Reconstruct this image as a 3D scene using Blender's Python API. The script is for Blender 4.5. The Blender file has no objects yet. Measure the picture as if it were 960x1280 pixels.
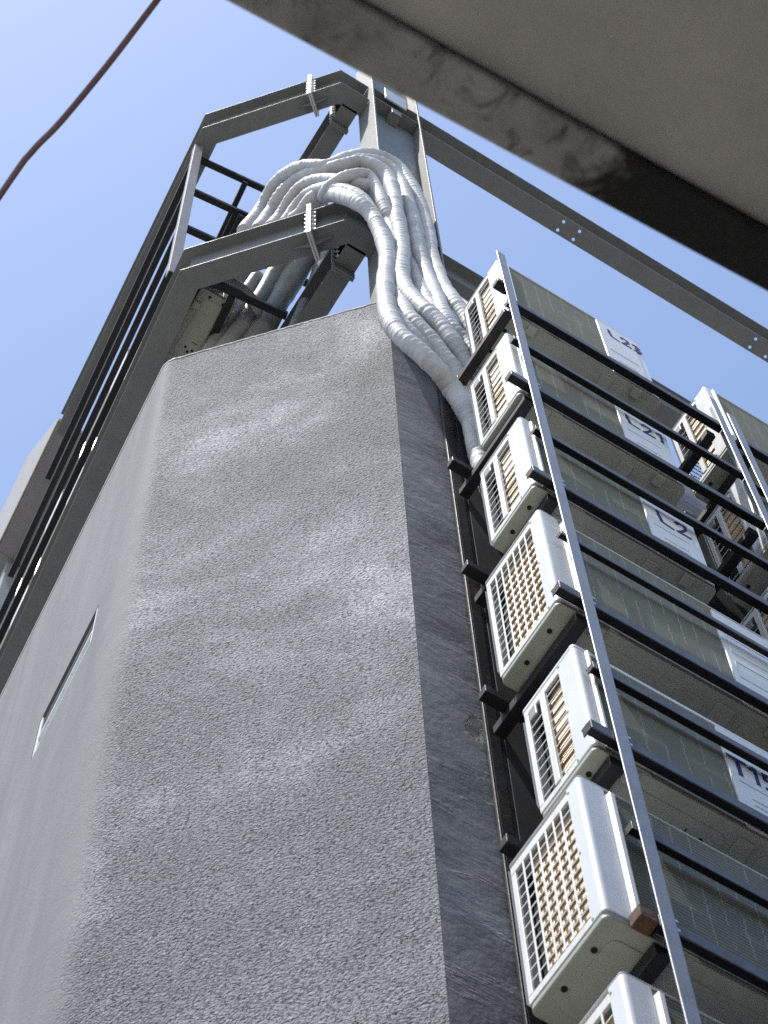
import bpy, bmesh, math, random
from mathutils import Vector, Matrix
random.seed(7)
SC = bpy.context.scene
COL = SC.collection
R = math.radians
PI = math.pi

# ------------------------------------------------------------------ materials
def new_mat(name):
    m = bpy.data.materials.new(name); m.use_nodes = True
    nt = m.node_tree; b = nt.nodes['Principled BSDF']
    return m, nt, b

def N(nt, t, **kw):
    n = nt.nodes.new(t)
    for k, v in kw.items():
        if k in n.inputs: n.inputs[k].default_value = v
        else: setattr(n, k, v)
    return n

def ramp(nt, fac, stops):
    r = nt.nodes.new('ShaderNodeValToRGB')
    els = r.color_ramp.elements
    while len(els) < len(stops): els.new(0.5)
    for e, (p, c) in zip(els, stops):
        e.position = p; e.color = (c[0], c[1], c[2], 1) if len(c) == 3 else c
    nt.links.new(fac, r.inputs['Fac'])
    return r

def coords(nt, space='Object', scale=(1, 1, 1), rot=(0, 0, 0)):
    tc = nt.nodes.new('ShaderNodeTexCoord'); mp = nt.nodes.new('ShaderNodeMapping')
    mp.inputs['Scale'].default_value = scale; mp.inputs['Rotation'].default_value = rot
    if space == 'World':
        g = nt.nodes.new('ShaderNodeNewGeometry'); nt.links.new(g.outputs['Position'], mp.inputs['Vector'])
    else:
        nt.links.new(tc.outputs[space], mp.inputs['Vector'])
    return mp.outputs['Vector']

def noise(nt, vec, scale, detail=4, rough=.6, dist=0):
    n = N(nt, 'ShaderNodeTexNoise'); n.inputs['Scale'].default_value = scale
    n.inputs['Detail'].default_value = detail; n.inputs['Roughness'].default_value = rough
    n.inputs['Distortion'].default_value = dist
    nt.links.new(vec, n.inputs['Vector']); return n.outputs['Fac']

def bump(nt, b, h, strength, dist, prev=None):
    bp = nt.nodes.new('ShaderNodeBump'); bp.inputs['Strength'].default_value = strength
    bp.inputs['Distance'].default_value = dist
    nt.links.new(h, bp.inputs['Height'])
    if prev: nt.links.new(prev, bp.inputs['Normal'])
    nt.links.new(bp.outputs['Normal'], b.inputs['Normal']); return bp.outputs['Normal']

def paint(name, col, rough=.45, metal=0., var=.12, rust=0., bumpy=.0, scale=6., dirt=(.5, .45, .38)):
    """painted or bare metal with uneven tone, grime and rust spots"""
    m, nt, b = new_mat(name)
    v = coords(nt, 'World')
    n1 = noise(nt, v, scale, 6, .65)
    c1 = tuple(x * (1 - var) for x in col); c2 = tuple(min(1, x * (1 + var)) for x in col)
    r = ramp(nt, n1, [(.3, c1), (.7, c2)])
    out = r.outputs['Color']
    n2 = noise(nt, v, scale * 3.1, 8, .7, .3)
    mk = ramp(nt, n2, [(.56, (0, 0, 0)), (.8, (.55, .55, .55))])
    mx = N(nt, 'ShaderNodeMix', data_type='RGBA'); mx.blend_type = 'MULTIPLY'
    nt.links.new(mk.outputs['Color'], mx.inputs[0]); nt.links.new(out, mx.inputs[6])
    mx.inputs[7].default_value = (*dirt, 1); out = mx.outputs[2]
    if rust > 0:
        n3 = noise(nt, v, 2.3, 7, .75, .4)
        mk3 = ramp(nt, n3, [(.74 - .22 * rust, (0, 0, 0)), (.80 - .16 * rust, (1, 1, 1))])
        n4 = noise(nt, v, 40, 4, .6)
        rc = ramp(nt, n4, [(.3, (.045, .018, .01)), (.7, (.16, .06, .022))])
        mx2 = N(nt, 'ShaderNodeMix', data_type='RGBA')
        nt.links.new(mk3.outputs['Color'], mx2.inputs[0]); nt.links.new(out, mx2.inputs[6])
        nt.links.new(rc.outputs['Color'], mx2.inputs[7]); out = mx2.outputs[2]
    if min(col) > .6:
        sk = noise(nt, coords(nt, 'World', (26, 26, 1.6)), 1.0, 5, .65)
        sr = ramp(nt, sk, [(.30, (.80, .76, .68)), (.46, (.97, .965, .95)), (.6, (1, 1, 1))])
        ms_ = N(nt, 'ShaderNodeMix', data_type='RGBA'); ms_.blend_type = 'MULTIPLY'; ms_.inputs[0].default_value = 1
        nt.links.new(out, ms_.inputs[6]); nt.links.new(sr.outputs['Color'], ms_.inputs[7]); out = ms_.outputs[2]
    nt.links.new(out, b.inputs['Base Color'])
    rr = ramp(nt, n2, [(.2, (rough * .75,) * 3), (.8, (min(1, rough * 1.35),) * 3)])
    nt.links.new(rr.outputs['Color'], b.inputs['Roughness'])
    if max(col) < .02: b.inputs['Specular IOR Level'].default_value = .3
    b.inputs['Metallic'].default_value = metal
    if bumpy: bump(nt, b, noise(nt, v, 55, 4, .6), bumpy, .01)
    return m

MAT = {}
MAT['steel'] = paint('grey_primer_steel', (.125, .130, .126), .5, 0, .10, .12, .05)
MAT['plate'] = paint('galvanised_plate', (.46, .47, .47), .4, .55, .12, .1, .05)
MAT['bolt'] = paint('zinc_bolt', (.6, .6, .58), .35, .8, .15)
MAT['black'] = paint('black_rail_paint', (.006, .006, .008), .5, 0, .3, .35, .12, 5.)  # near-black also paints in the shade under the rail flanges
MAT['blackend'] = paint('dark_rack_paint', (.011, .010, .011), .5, 0, .3, .75, .12, 5.)
MAT['railface'] = paint('worn_lit_rail_face', (.05, .05, .056), .42, 0, .35, .5, .12, 7.)  # same rail paint, lightened so the front legs read as lit
MAT['rust'] = paint('brown_rust', (.075, .034, .018), .8, 0, .5, .7, .3, 20.)
MAT['roofpost'] = paint('weathered_grey_post', (.21, .205, .205), .5, .1, .15, .3, .08, 9., (.55, .5, .48))
MAT['galv'] = paint('bare_grey_bar', (.26, .26, .27), .42, .35, .12, .28, .08, 9., (.55, .5, .48))
MAT['white'] = paint('white_casing_paint', (.60, .605, .605), .42, 0, .06, 0, 0, 3., (.72, .68, .60))
MAT['grille'] = paint('white_grille_plastic', (.645, .645, .63), .45, 0, .04, 0, 0, 3., (.8, .76, .68))
MAT['pan'] = paint('base_pan_paint', (.30, .305, .25), .55, 0, .1, .05, .05, 7., (.7, .68, .6))
MAT['hole'] = paint('hole_and_shade_dark', (.008, .008, .008), .8, 0, .1)
MAT['clip'] = paint('grey_handle_clip', (.23, .24, .23), .5, 0, .1)
MAT['fan'] = paint('fan_plastic', (.05, .05, .05), .5, 0, .1)
MAT['cable'] = paint('purplish_cable_sheath', (.11, .06, .07), .5, 0, .2)
MAT['white_strip'] = paint('bright_white_edge', (.82, .82, .80), .35, 0, .03, 0, 0, 3., (.82, .8, .74))
MAT['ink'] = paint('blue_marker_ink', (.022, .015, .11), .5, 0, .35, 0, 0, 30.)
MAT['winframe'] = paint('window_frame_white', (.66, .66, .70), .4, 0, .05)

def m_coil(name, base, zl, vert, gap, deep=.48):
    """condenser fins behind a wire guard: fine level lines, faint crooked upright wires"""
    m, nt, b = new_mat(name)
    tc = nt.nodes.new('ShaderNodeTexCoord'); sx = nt.nodes.new('ShaderNodeSeparateXYZ')
    nt.links.new(tc.outputs['Object'], sx.inputs[0])
    def line(sock, period, width, jit=0.):
        a = N(nt, 'ShaderNodeMath', operation='MULTIPLY'); a.inputs[1].default_value = 1 / period
        nt.links.new(sock, a.inputs[0]); s = a.outputs[0]
        if jit:
            nz = noise(nt, coords(nt, 'Object', (1, 1, 14)), 3, 2)
            q = N(nt, 'ShaderNodeMath', operation='MULTIPLY_ADD'); q.inputs[1].default_value = jit
            nt.links.new(nz, q.inputs[0]); nt.links.new(s, q.inputs[2]); s = q.outputs[0]
        f = N(nt, 'ShaderNodeMath', operation='FRACT'); nt.links.new(s, f.inputs[0])
        c = N(nt, 'ShaderNodeMath', operation='LESS_THAN'); c.inputs[1].default_value = width
        nt.links.new(f.outputs[0], c.inputs[0]); return c.outputs[0]
    v = coords(nt, 'Object')
    n1 = noise(nt, v, 5, 6, .65)
    r = ramp(nt, n1, [(.3, tuple(x * .86 for x in base)), (.7, tuple(x * 1.12 for x in base))])
    lz = line(sx.outputs['Z'], zl, .33)
    mx = N(nt, 'ShaderNodeMix', data_type='RGBA'); nt.links.new(lz, mx.inputs[0])
    nt.links.new(r.outputs['Color'], mx.inputs[6]); 
    mm = N(nt, 'ShaderNodeMix', data_type='RGBA'); mm.blend_type = 'MULTIPLY'; mm.inputs[0].default_value = 1
    nt.links.new(r.outputs['Color'], mm.inputs[6]); mm.inputs[7].default_value = (deep, deep, deep, 1)
    nt.links.new(mm.outputs[2], mx.inputs[7])
    lx = line(sx.outputs['X'], gap, .055, .35)
    # each upright wire shows only over stretches of its length
    nb = noise(nt, coords(nt, 'Object', (9, 9, 2.2)), 2.5, 3)
    gt = N(nt, 'ShaderNodeMath', operation='GREATER_THAN'); gt.inputs[1].default_value = .47
    nt.links.new(nb, gt.inputs[0])
    ml = N(nt, 'ShaderNodeMath', operation='MULTIPLY'); nt.links.new(lx, ml.inputs[0]); nt.links.new(gt.outputs[0], ml.inputs[1])
    ms = N(nt, 'ShaderNodeMath', operation='MULTIPLY'); ms.inputs[1].default_value = vert
    nt.links.new(ml.outputs[0], ms.inputs[0])
    m2 = N(nt, 'ShaderNodeMix', data_type='RGBA'); nt.links.new(ms.outputs[0], m2.inputs[0])
    nt.links.new(mx.outputs[2], m2.inputs[6]); m2.inputs[7].default_value = (.42, .42, .36, 1)
    nt.links.new(m2.outputs[2], b.inputs['Base Color'])
    b.inputs['Roughness'].default_value = .8; b.inputs['Specular IOR Level'].default_value = .2
    return m
MAT['coil'] = m_coil('condenser_fins', (.19, .183, .142), .011, .40, .075)
MAT['coil_big'] = m_coil('condenser_fins_wide_guard', (.20, .192, .15), .016, .55, .062)

def m_tan():
    m, nt, b = new_mat('brown_side_fins')
    v = coords(nt, 'Object', (1, 1, 1))
    n = noise(nt, v, 9, 5, .65)
    r = ramp(nt, n, [(.3, (.40, .27, .14)), (.55, (.56, .41, .25)), (.75, (.66, .52, .35))])
    nt.links.new(r.outputs['Color'], b.inputs['Base Color'])
    w = N(nt, 'ShaderNodeTexWave'); w.wave_type = 'BANDS'; w.bands_direction = 'Y'; w.inputs['Scale'].default_value = 60
    nt.links.new(coords(nt, 'Object'), w.inputs['Vector'])
    bump(nt, b, w.outputs['Fac'], .5, .004)
    b.inputs['Roughness'].default_value = .5; b.inputs['Metallic'].default_value = .2
    return m
MAT['tan'] = m_tan()

def m_wrap():
    m, nt, b = new_mat('white_wrap_tape')
    v = coords(nt, 'World')
    n = noise(nt, v, 8, 6, .6)
    r = ramp(nt, n, [(.25, (.29, .287, .28)), (.5, (.40, .40, .402)), (.8, (.48, .48, .485))])
    nt.links.new(r.outputs['Color'], b.inputs['Base Color'])
    b.inputs['Roughness'].default_value = .62
    bump(nt, b, noise(nt, v, 70, 4, .6, .5), .35, .008)
    return m
MAT['wrap'] = m_wrap()
MAT['foil'] = paint('grey_duct_wrap', (.27, .265, .25), .45, .1, .2, 0, .3, 9., (.6, .58, .52))

def m_render_rough():
    """sprayed cement render: grainy on the cut corner face, trowelled smooth round the side (attribute 'grain')"""
    m, nt, b = new_mat('grainy_cement_render')
    v = coords(nt, 'World')
    at = nt.nodes.new('ShaderNodeAttribute'); at.attribute_name = 'grain'
    g = at.outputs['Fac']
    big = noise(nt, coords(nt, 'World', (1, 1, 1.1), (0, R(18), 0)), .9, 5, .6, .4)
    mid = noise(nt, v, 5, 6, .6)
    fine = noise(nt, v, 105, 3, .6)
    c = ramp(nt, big, [(.36, (.152, .154, .162)), (.50, (.176, .178, .186)), (.60, (.255, .255, .262)), (.72, (.40, .40, .41))])
    c2 = ramp(nt, mid, [(.25, (.78, .78, .78)), (.7, (1.08, 1.08, 1.08))])
    mx = N(nt, 'ShaderNodeMix', data_type='RGBA'); mx.blend_type = 'MULTIPLY'; mx.inputs[0].default_value = 1
    nt.links.new(c.outputs['Color'], mx.inputs[6]); nt.links.new(c2.outputs['Color'], mx.inputs[7])
    # smooth side: even warm grey with faint runs
    sm = noise(nt, coords(nt, 'World', (3, 3, .35)), 1.6, 6, .6)
    cs = ramp(nt, sm, [(.25, (.128, .125, .127)), (.5, (.156, .153, .155)), (.75, (.185, .181, .183))])
    mg = N(nt, 'ShaderNodeMix', data_type='RGBA'); nt.links.new(g, mg.inputs[0])
    nt.links.new(cs.outputs['Color'], mg.inputs[6]); nt.links.new(mx.outputs[2], mg.inputs[7])
    # shade of the pits painted as dark specks, plus bright specks
    pit = noise(nt, v, 92, 3, .6)
    pk = ramp(nt, pit, [(.37, (.07, .07, .07)), (.435, (.80, .80, .80)), (.56, (1.06, 1.06, 1.06)), (.70, (1.6, 1.6, 1.6))])
    pm = N(nt, 'ShaderNodeMix', data_type='RGBA'); pm.blend_type = 'MULTIPLY'
    nt.links.new(g, pm.inputs[0]); nt.links.new(mg.outputs[2], pm.inputs[6]); nt.links.new(pk.outputs['Color'], pm.inputs[7])
    stx = noise(nt, coords(nt, 'World', (7, 7, .3)), 1.0, 6, .65)
    srp = ramp(nt, stx, [(.32, (.70, .70, .69)), (.50, (1, 1, 1))])
    gz = nt.nodes.new('ShaderNodeNewGeometry'); sz = nt.nodes.new('ShaderNodeSeparateXYZ'); nt.links.new(gz.outputs['Position'], sz.inputs[0])
    mr = N(nt, 'ShaderNodeMapRange'); mr.inputs[1].default_value = 10.2; mr.inputs[2].default_value = 12.3; mr.inputs[3].default_value = .15; mr.inputs[4].default_value = .8
    nt.links.new(sz.outputs['Z'], mr.inputs[0])
    sm2 = N(nt, 'ShaderNodeMix', data_type='RGBA'); sm2.blend_type = 'MULTIPLY'; nt.links.new(mr.outputs[0], sm2.inputs[0])
    nt.links.new(pm.outputs[2], sm2.inputs[6]); nt.links.new(srp.outputs['Color'], sm2.inputs[7])
    nt.links.new(sm2.outputs[2], b.inputs['Base Color'])
    b.inputs['Roughness'].default_value = .85
    vo = N(nt, 'ShaderNodeTexVoronoi'); vo.inputs['Scale'].default_value = 105; vo.feature = 'SMOOTH_F1'
    dv = nt.nodes.new('ShaderNodeVectorMath'); dv.operation = 'ADD'
    nn = N(nt, 'ShaderNodeTexNoise'); nn.inputs['Scale'].default_value = 35; nt.links.new(v, nn.inputs['Vector'])
    sc = nt.nodes.new('ShaderNodeVectorMath'); sc.operation = 'SCALE'; sc.inputs['Scale'].default_value = .03
    nt.links.new(nn.outputs['Color'], sc.inputs[0]); nt.links.new(v, dv.inputs[0]); nt.links.new(sc.outputs[0], dv.inputs[1])
    nt.links.new(dv.outputs[0], vo.inputs['Vector'])
    # height: grains (only where grainy) + broad unevenness everywhere
    h1 = N(nt, 'ShaderNodeMath', operation='MULTIPLY'); nt.links.new(fine, h1.inputs[0]); h1.inputs[1].default_value = 1.3
    h2 = N(nt, 'ShaderNodeMath', operation='MULTIPLY_ADD'); nt.links.new(vo.outputs['Distance'], h2.inputs[0])
    h2.inputs[1].default_value = -.9; nt.links.new(h1.outputs[0], h2.inputs[2])
    patch = ramp(nt, big, [(.45, (1, 1, 1)), (.7, (.55, .55, .55))])
    h3 = N(nt, 'ShaderNodeMath', operation='MULTIPLY'); nt.links.new(h2.outputs[0], h3.inputs[0]); nt.links.new(patch.outputs['Color'], h3.inputs[1])
    gm = N(nt, 'ShaderNodeMath', operation='MAXIMUM'); gm.inputs[1].default_value = .16; nt.links.new(g, gm.inputs[0])
    h4 = N(nt, 'ShaderNodeMath', operation='MULTIPLY'); nt.links.new(h3.outputs[0], h4.inputs[0]); nt.links.new(gm.outputs[0], h4.inputs[1])
    n1 = bump(nt, b, h4.outputs[0], 1., .009)
    bump(nt, b, noise(nt, v, 4, 4, .55), .22, .03, n1)
    return m
MAT['render'] = m_render_rough()

def m_smooth_render():
    m, nt, b = new_mat('trowelled_dark_render')
    v = coords(nt, 'World')
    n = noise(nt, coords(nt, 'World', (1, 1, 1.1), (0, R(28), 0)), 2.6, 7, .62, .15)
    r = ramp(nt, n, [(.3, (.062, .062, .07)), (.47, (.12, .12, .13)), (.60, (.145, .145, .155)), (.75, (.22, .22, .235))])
    n2 = noise(nt, v, 60, 4, .6)
    r2 = ramp(nt, n2, [(.25, (.7, .7, .7)), (.5, (1, 1, 1))])
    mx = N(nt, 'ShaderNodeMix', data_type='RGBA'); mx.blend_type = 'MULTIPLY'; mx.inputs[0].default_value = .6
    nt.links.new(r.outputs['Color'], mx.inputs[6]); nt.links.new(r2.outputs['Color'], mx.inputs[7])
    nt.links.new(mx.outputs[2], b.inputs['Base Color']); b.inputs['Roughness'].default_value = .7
    str_ = noise(nt, coords(nt, 'World', (1, 1, 1.25), (0, R(-24), 0)), 3.0, 5, .6, .25)
    n1 = bump(nt, b, str_, .45, .04)
    # trowel drags: a few short raised ridges
    rg = ramp(nt, noise(nt, coords(nt, 'World', (1.1, 1, 4.2), (0, R(-20), 0)), 3.4, 4, .55, .3), [(.60, (0, 0, 0)), (.64, (1, 1, 1)), (.70, (.2, .2, .2))])
    n2_ = bump(nt, b, rg.outputs['Color'], .35, .012, n1)
    n3_ = bump(nt, b, noise(nt, v, 48, 5, .65), .3, .006, n2_)
    dv = nt.nodes.new('ShaderNodeVectorMath'); dv.operation = 'SUBTRACT'; dv.inputs[1].default_value = (2.26, 2.76, 8.13)
    nt.links.new(v, dv.inputs[0])
    dm = nt.nodes.new('ShaderNodeVectorMath'); dm.operation = 'MULTIPLY'; dm.inputs[1].default_value = (1, 1, .55)
    nt.links.new(dv.outputs[0], dm.inputs[0])
    ln = nt.nodes.new('ShaderNodeVectorMath'); ln.operation = 'LENGTH'; nt.links.new(dm.outputs[0], ln.inputs[0])
    ad = N(nt, 'ShaderNodeMath', operation='MULTIPLY_ADD'); ad.inputs[1].default_value = .16
    nt.links.new(noise(nt, v, 14, 6, .7), ad.inputs[0]); nt.links.new(ln.outputs['Value'], ad.inputs[2])
    ch = ramp(nt, ad.outputs[0], [(.108, (1, 1, 1)), (.132, (0, 0, 0))])
    mc = N(nt, 'ShaderNodeMix', data_type='RGBA'); nt.links.new(ch.outputs['Color'], mc.inputs[0])
    nt.links.new(mx.outputs[2], mc.inputs[6]); mc.inputs[7].default_value = (.075, .072, .075, 1)
    nt.links.new(mc.outputs[2], b.inputs['Base Color'])
    iv = N(nt, 'ShaderNodeMath', operation='SUBTRACT'); iv.inputs[0].default_value = 1; nt.links.new(ch.outputs['Color'], iv.inputs[1])
    bump(nt, b, iv.outputs[0], .9, .02, n3_)
    return m
MAT['smooth'] = m_smooth_render()

def m_concrete(name, c, var=.2, sc=2., b_=.4):
    m, nt, b = new_mat(name)
    v = coords(nt, 'World')
    n = noise(nt, v, sc, 8, .65, .2)
    r = ramp(nt, n, [(.28, tuple(x * (1 - var) for x in c)), (.72, tuple(x * (1 + var) for x in c))])
    nt.links.new(r.outputs['Color'], b.inputs['Base Color']); b.inputs['Roughness'].default_value = .88
    bump(nt, b, noise(nt, v, 40, 6, .65), b_, .008)
    return m
MAT['coping'] = m_concrete('pale_plaster_edge', (.64, .63, .61), .18, 9)
MAT['ground'] = m_concrete('street_concrete', (.28, .27, .245), .2, .6)
MAT['neigh'] = m_concrete('neighbour_render', (.27, .27, .28), .08, 1.2)
MAT['neigh_dark'] = m_concrete('neighbour_soffit', (.20, .19, .195), .15, 1.5)
MAT['neigh_dark2'] = m_concrete('unseen_building_render', (.36, .345, .32), .12, 1.5)
MAT['neigh_edge'] = m_concrete('brown_stained_edge', (.22, .165, .11), .35, 9)
MAT['soffit'] = m_concrete('brownish_soffit', (.36, .325, .295), .24, 2.2, .3)

def m_stained():
    """old beam: mottled, with a patch of black mould towards one end"""
    m, nt, b = new_mat('stained_beam_concrete')
    v = coords(nt, 'World')
    n = noise(nt, v, 7, 8, .62, .3)
    r = ramp(nt, n, [(.28, (.10, .096, .085)), (.5, (.225, .218, .195)), (.75, (.31, .30, .27))])
    n2 = noise(nt, v, 17, 7, .7, .8)
    k = ramp(nt, n2, [(.53, (0, 0, 0)), (.66, (.85, .85, .85))])
    mx = N(nt, 'ShaderNodeMix', data_type='RGBA'); nt.links.new(k.outputs['Color'], mx.inputs[0])
    nt.links.new(r.outputs['Color'], mx.inputs[6]); mx.inputs[7].default_value = (.035, .032, .028, 1)
    g = nt.nodes.new('ShaderNodeNewGeometry'); sx = nt.nodes.new('ShaderNodeSeparateXYZ')
    nt.links.new(g.outputs['Position'], sx.inputs[0])
    nz = noise(nt, v, 13, 7, .68, .5)
    a = N(nt, 'ShaderNodeMath', operation='MULTIPLY_ADD'); nt.links.new(nz, a.inputs[0]); a.inputs[1].default_value = .20
    nt.links.new(sx.outputs['X'], a.inputs[2])
    st = ramp(nt, a.outputs[0], [(.80, (0, 0, 0)), (.845, (1, 1, 1))])
    nz2 = noise(nt, v, 30, 6, .7)
    bk = ramp(nt, nz2, [(.35, (.004, .004, .004)), (.62, (.011, .009, .008)), (.85, (.07, .05, .035))])
    m2 = N(nt, 'ShaderNodeMix', data_type='RGBA'); nt.links.new(st.outputs['Color'], m2.inputs[0])
    nt.links.new(mx.outputs[2], m2.inputs[6]); nt.links.new(bk.outputs['Color'], m2.inputs[7])
    nt.links.new(m2.outputs[2], b.inputs['Base Color']); b.inputs['Roughness'].default_value = .9
    bump(nt, b, noise(nt, v, 50, 6, .65), .6, .006)
    return m
MAT['stained'] = m_stained()

def m_glass():
    m, nt, b = new_mat('dark_window_glass')
    b.inputs['Base Color'].default_value = (.62, .85, .90, 1); b.inputs['Metallic'].default_value = .85; b.inputs['Roughness'].default_value = .05
    b.inputs['Specular IOR Level'].default_value = .9; b.inputs['IOR'].default_value = 1.7
    return m
MAT['glass'] = m_glass()

# ------------------------------------------------------------------ mesh helpers
class MB:
    def __init__(s): s.bm = bmesh.new()
    def box(s, x0, x1, y0, y1, z0, z1):
        bm = s.bm
        v = [bm.verts.new((x, y, z)) for z in (z0, z1) for x, y in ((x0, y0), (x1, y0), (x1, y1), (x0, y1))]
        for f in ((3, 2, 1, 0), (4, 5, 6, 7), (0, 1, 5, 4), (1, 2, 6, 5), (2, 3, 7, 6), (3, 0, 4, 7)):
            bm.faces.new([v[i] for i in f])
        return s
    def prism(s, poly, z0, z1):
        """upright prism over a plan polygon given counter-clockwise"""
        bm = s.bm
        a = [bm.verts.new((x, y, z0)) for x, y in poly]; b = [bm.verts.new((x, y, z1)) for x, y in poly]
        n = len(poly)
        bm.faces.new(a[::-1]); bm.faces.new(b)
        for i in range(n): bm.faces.new((a[i], a[(i + 1) % n], b[(i + 1) % n], b[i]))
        return s
    def obox(s, c, ax, ay, az, hx, hy, hz):
        """box about c along three unit axes, half sizes hx hy hz"""
        bm = s.bm; c = Vector(c); ax, ay, az = Vector(ax), Vector(ay), Vector(az)
        v = [bm.verts.new(c + ax * (i * hx) + ay * (j * hy) + az * (k * hz)) for k in (-1, 1) for i, j in ((-1, -1), (1, -1), (1, 1), (-1, 1))]
        for f in ((3, 2, 1, 0), (4, 5, 6, 7), (0, 1, 5, 4), (1, 2, 6, 5), (2, 3, 7, 6), (3, 0, 4, 7)):
            bm.faces.new([v[i] for i in f])
        return s
    def cyl(s, p, q, r, n=16, r2=None):
        p, q = Vector(p), Vector(q); d = (q - p).normalized()
        u = d.orthogonal().normalized(); w = d.cross(u); r2 = r if r2 is None else r2
        a = [s.bm.verts.new(p + (u * math.cos(t) + w * math.sin(t)) * r) for t in [2 * PI * i / n for i in range(n)]]
        b = [s.bm.verts.new(q + (u * math.cos(t) + w * math.sin(t)) * r2) for t in [2 * PI * i / n for i in range(n)]]
        s.bm.faces.new(a[::-1]); s.bm.faces.new(b)
        for i in range(n): s.bm.faces.new((a[i], a[(i + 1) % n], b[(i + 1) % n], b[i]))
        return s
    def build(s, name, mat, parent=None, bevel=0., seg=2, smooth=False, loc=None, rz=0.):
        me = bpy.data.meshes.new(name)
        bmesh.ops.recalc_face_normals(s.bm, faces=s.bm.faces)
        s.bm.to_mesh(me); s.bm.free()
        me.materials.append(MAT[mat] if isinstance(mat, str) else mat)
        o = bpy.data.objects.new(name, me); COL.objects.link(o)
        if smooth:
            for p in me.polygons: p.use_smooth = True
        if bevel:
            b = o.modifiers.new('bevel', 'BEVEL'); b.width = bevel; b.segments = seg; b.limit_method = 'ANGLE'
            b.angle_limit = R(40)
        if parent: o.parent = parent
        if loc: o.location = loc
        if rz: o.rotation_euler = (0, 0, rz)
        return o

def thing(name, label, cat, loc=(0, 0, 0), rz=0., group=None):
    o = bpy.data.objects.new(name, None); COL.objects.link(o)
    o.empty_display_size = .2; o.location = loc; o.rotation_euler = (0, 0, rz)
    o['label'] = label; o['category'] = cat
    if group: o['group'] = group
    return o
def tag(o, label, cat, group=None):
    o['label'] = label; o['category'] = cat
    if group: o['group'] = group
    return o
def copy_tree(o, parent=None):
    c = o.copy(); COL.objects.link(c)
    if parent: c.parent = parent
    for ch in [k for k in o.children]: copy_tree(ch, c)
    return c
def cut(o, cutters):
    """real openings: boolean applied at once, cutters removed"""
    for c in cutters:
        md = o.modifiers.new('cut', 'BOOLEAN'); md.operation = 'DIFFERENCE'; md.object = c; md.solver = 'EXACT'
    dg = bpy.context.evaluated_depsgraph_get(); dg.update()
    me = bpy.data.meshes.new_from_object(o.evaluated_get(dg), preserve_all_data_layers=True, depsgraph=dg)
    o.modifiers.clear(); o.data = me
    for c in cutters: bpy.data.objects.remove(c)

def catmull(P, n):
    P = [Vector(p) for p in P]; out = []
    Q = [P[0] * 2 - P[1]] + P + [P[-1] * 2 - P[-2]]
    for i in range(1, len(Q) - 2):
        a, b, c, d = Q[i - 1:i + 3]
        for k in range(n):
            t = k / n
            out.append(.5 * ((2 * b) + (c - a) * t + (2 * a - 5 * b + 4 * c - d) * t * t + (3 * b - a - 3 * c + d) * t ** 3))
    out.append(P[-1]); return out
def resample(P, step):
    out = [P[0].copy()]; acc = 0
    for a, b in zip(P, P[1:]):
        L = (b - a).length
        if L < 1e-9: continue
        t = step - acc
        while t <= L:
            out.append(a + (b - a) * (t / L)); t += step
        acc = (acc + L) % step if L + acc >= step else acc + L
    out.append(P[-1].copy()); return out
def tube(name, P, rad, mat, parent=None, n=14, smooth=True):
    """tube along P; rad(i, s) gives the radius"""
    bm = bmesh.new(); rings = []; u = None; s = 0
    for i, p in enumerate(P):
        d = (P[min(i + 1, len(P) - 1)] - P[max(i - 1, 0)]).normalized()
        u = d.orthogonal().normalized() if u is None else (u - d * u.dot(d)).normalized()
        w = d.cross(u)
        if i: s += (P[i] - P[i - 1]).length
        rr = rad(i, s)
        rings.append([bm.verts.new(p + (u * math.cos(t) + w * math.sin(t)) * rr) for t in [2 * PI * k / n for k in range(n)]])
    for a, b in zip(rings, rings[1:]):
        for k in range(n): bm.faces.new((a[k], a[(k + 1) % n], b[(k + 1) % n], b[k]))
    bm.faces.new(rings[0][::-1]); bm.faces.new(rings[-1])
    m = MB.__new__(MB); m.bm = bm
    return m.build(name, mat, parent, smooth=smooth)

# ------------------------------------------------------------------ ground
g = MB(); g.box(-60, 60, -60, 60, -.3, 0); go = g.build('ground', 'ground'); go['kind'] = 'structure'

# ------------------------------------------------------------------ rendered building with the cut corner
ZR = 12.40
bld = thing('rendered_building', 'grey cement rendered building with a grainy cut corner and a thin slit window', 'building', (0, 0, 0))
A_ = Vector((2.055, 2.76)); B_ = Vector((1.285, 3.608)); uL = Vector((.0897, .996)).normalized(); C_ = B_ + uL * 6.5
dF = (B_ - A_).normalized()
def plan_path(r):
    """cut corner face, rounded turn of radius r, side face; returns (point, grain)"""
    ang = dF.angle(uL); t = r * math.tan(ang / 2); LF = (B_ - A_).length
    pts = []
    nF = 14
    for i in range(nF + 1):
        q = A_ + dF * ((LF - t) * i / nF); pts.append((q, 1.0))
    P0 = B_ - dF * t; P1 = B_ + uL * t
    for i in range(1, 8):
        k = i / 8; q = P0 * (1 - k) ** 2 + B_ * 2 * k * (1 - k) + P1 * k * k
        pts.append((q, max(0., 1 - 1.9 * k)))
    pts.append((P1, 0.))
    for i in range(1, 11): pts.append((P1 + (C_ - P1) * (i / 10), 0.))
    return pts
bm = bmesh.new(); rows = []
zs = [0, 1, 2, 3, 4] + [5 + .25 * i for i in range(29)] + [12.1, 12.2, 12.28, 12.33, 12.365, 12.385]
grain = []
rnd = random.Random(3)
for z in zs:
    r = min(.09 + max(0, (12.4 - z)) * .038, .34)
    row = []
    for i, (q, gr) in enumerate(plan_path(r)):
        w = (rnd.random() - .5) * .004 if 0 < i < 14 else 0
        w += max(0, z - 12.34) * .25
        row.append(bm.verts.new((q.x + w * .8, q.y + w * .6, z))); grain.append(gr)
    rows.append(row)
ins = []
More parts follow.
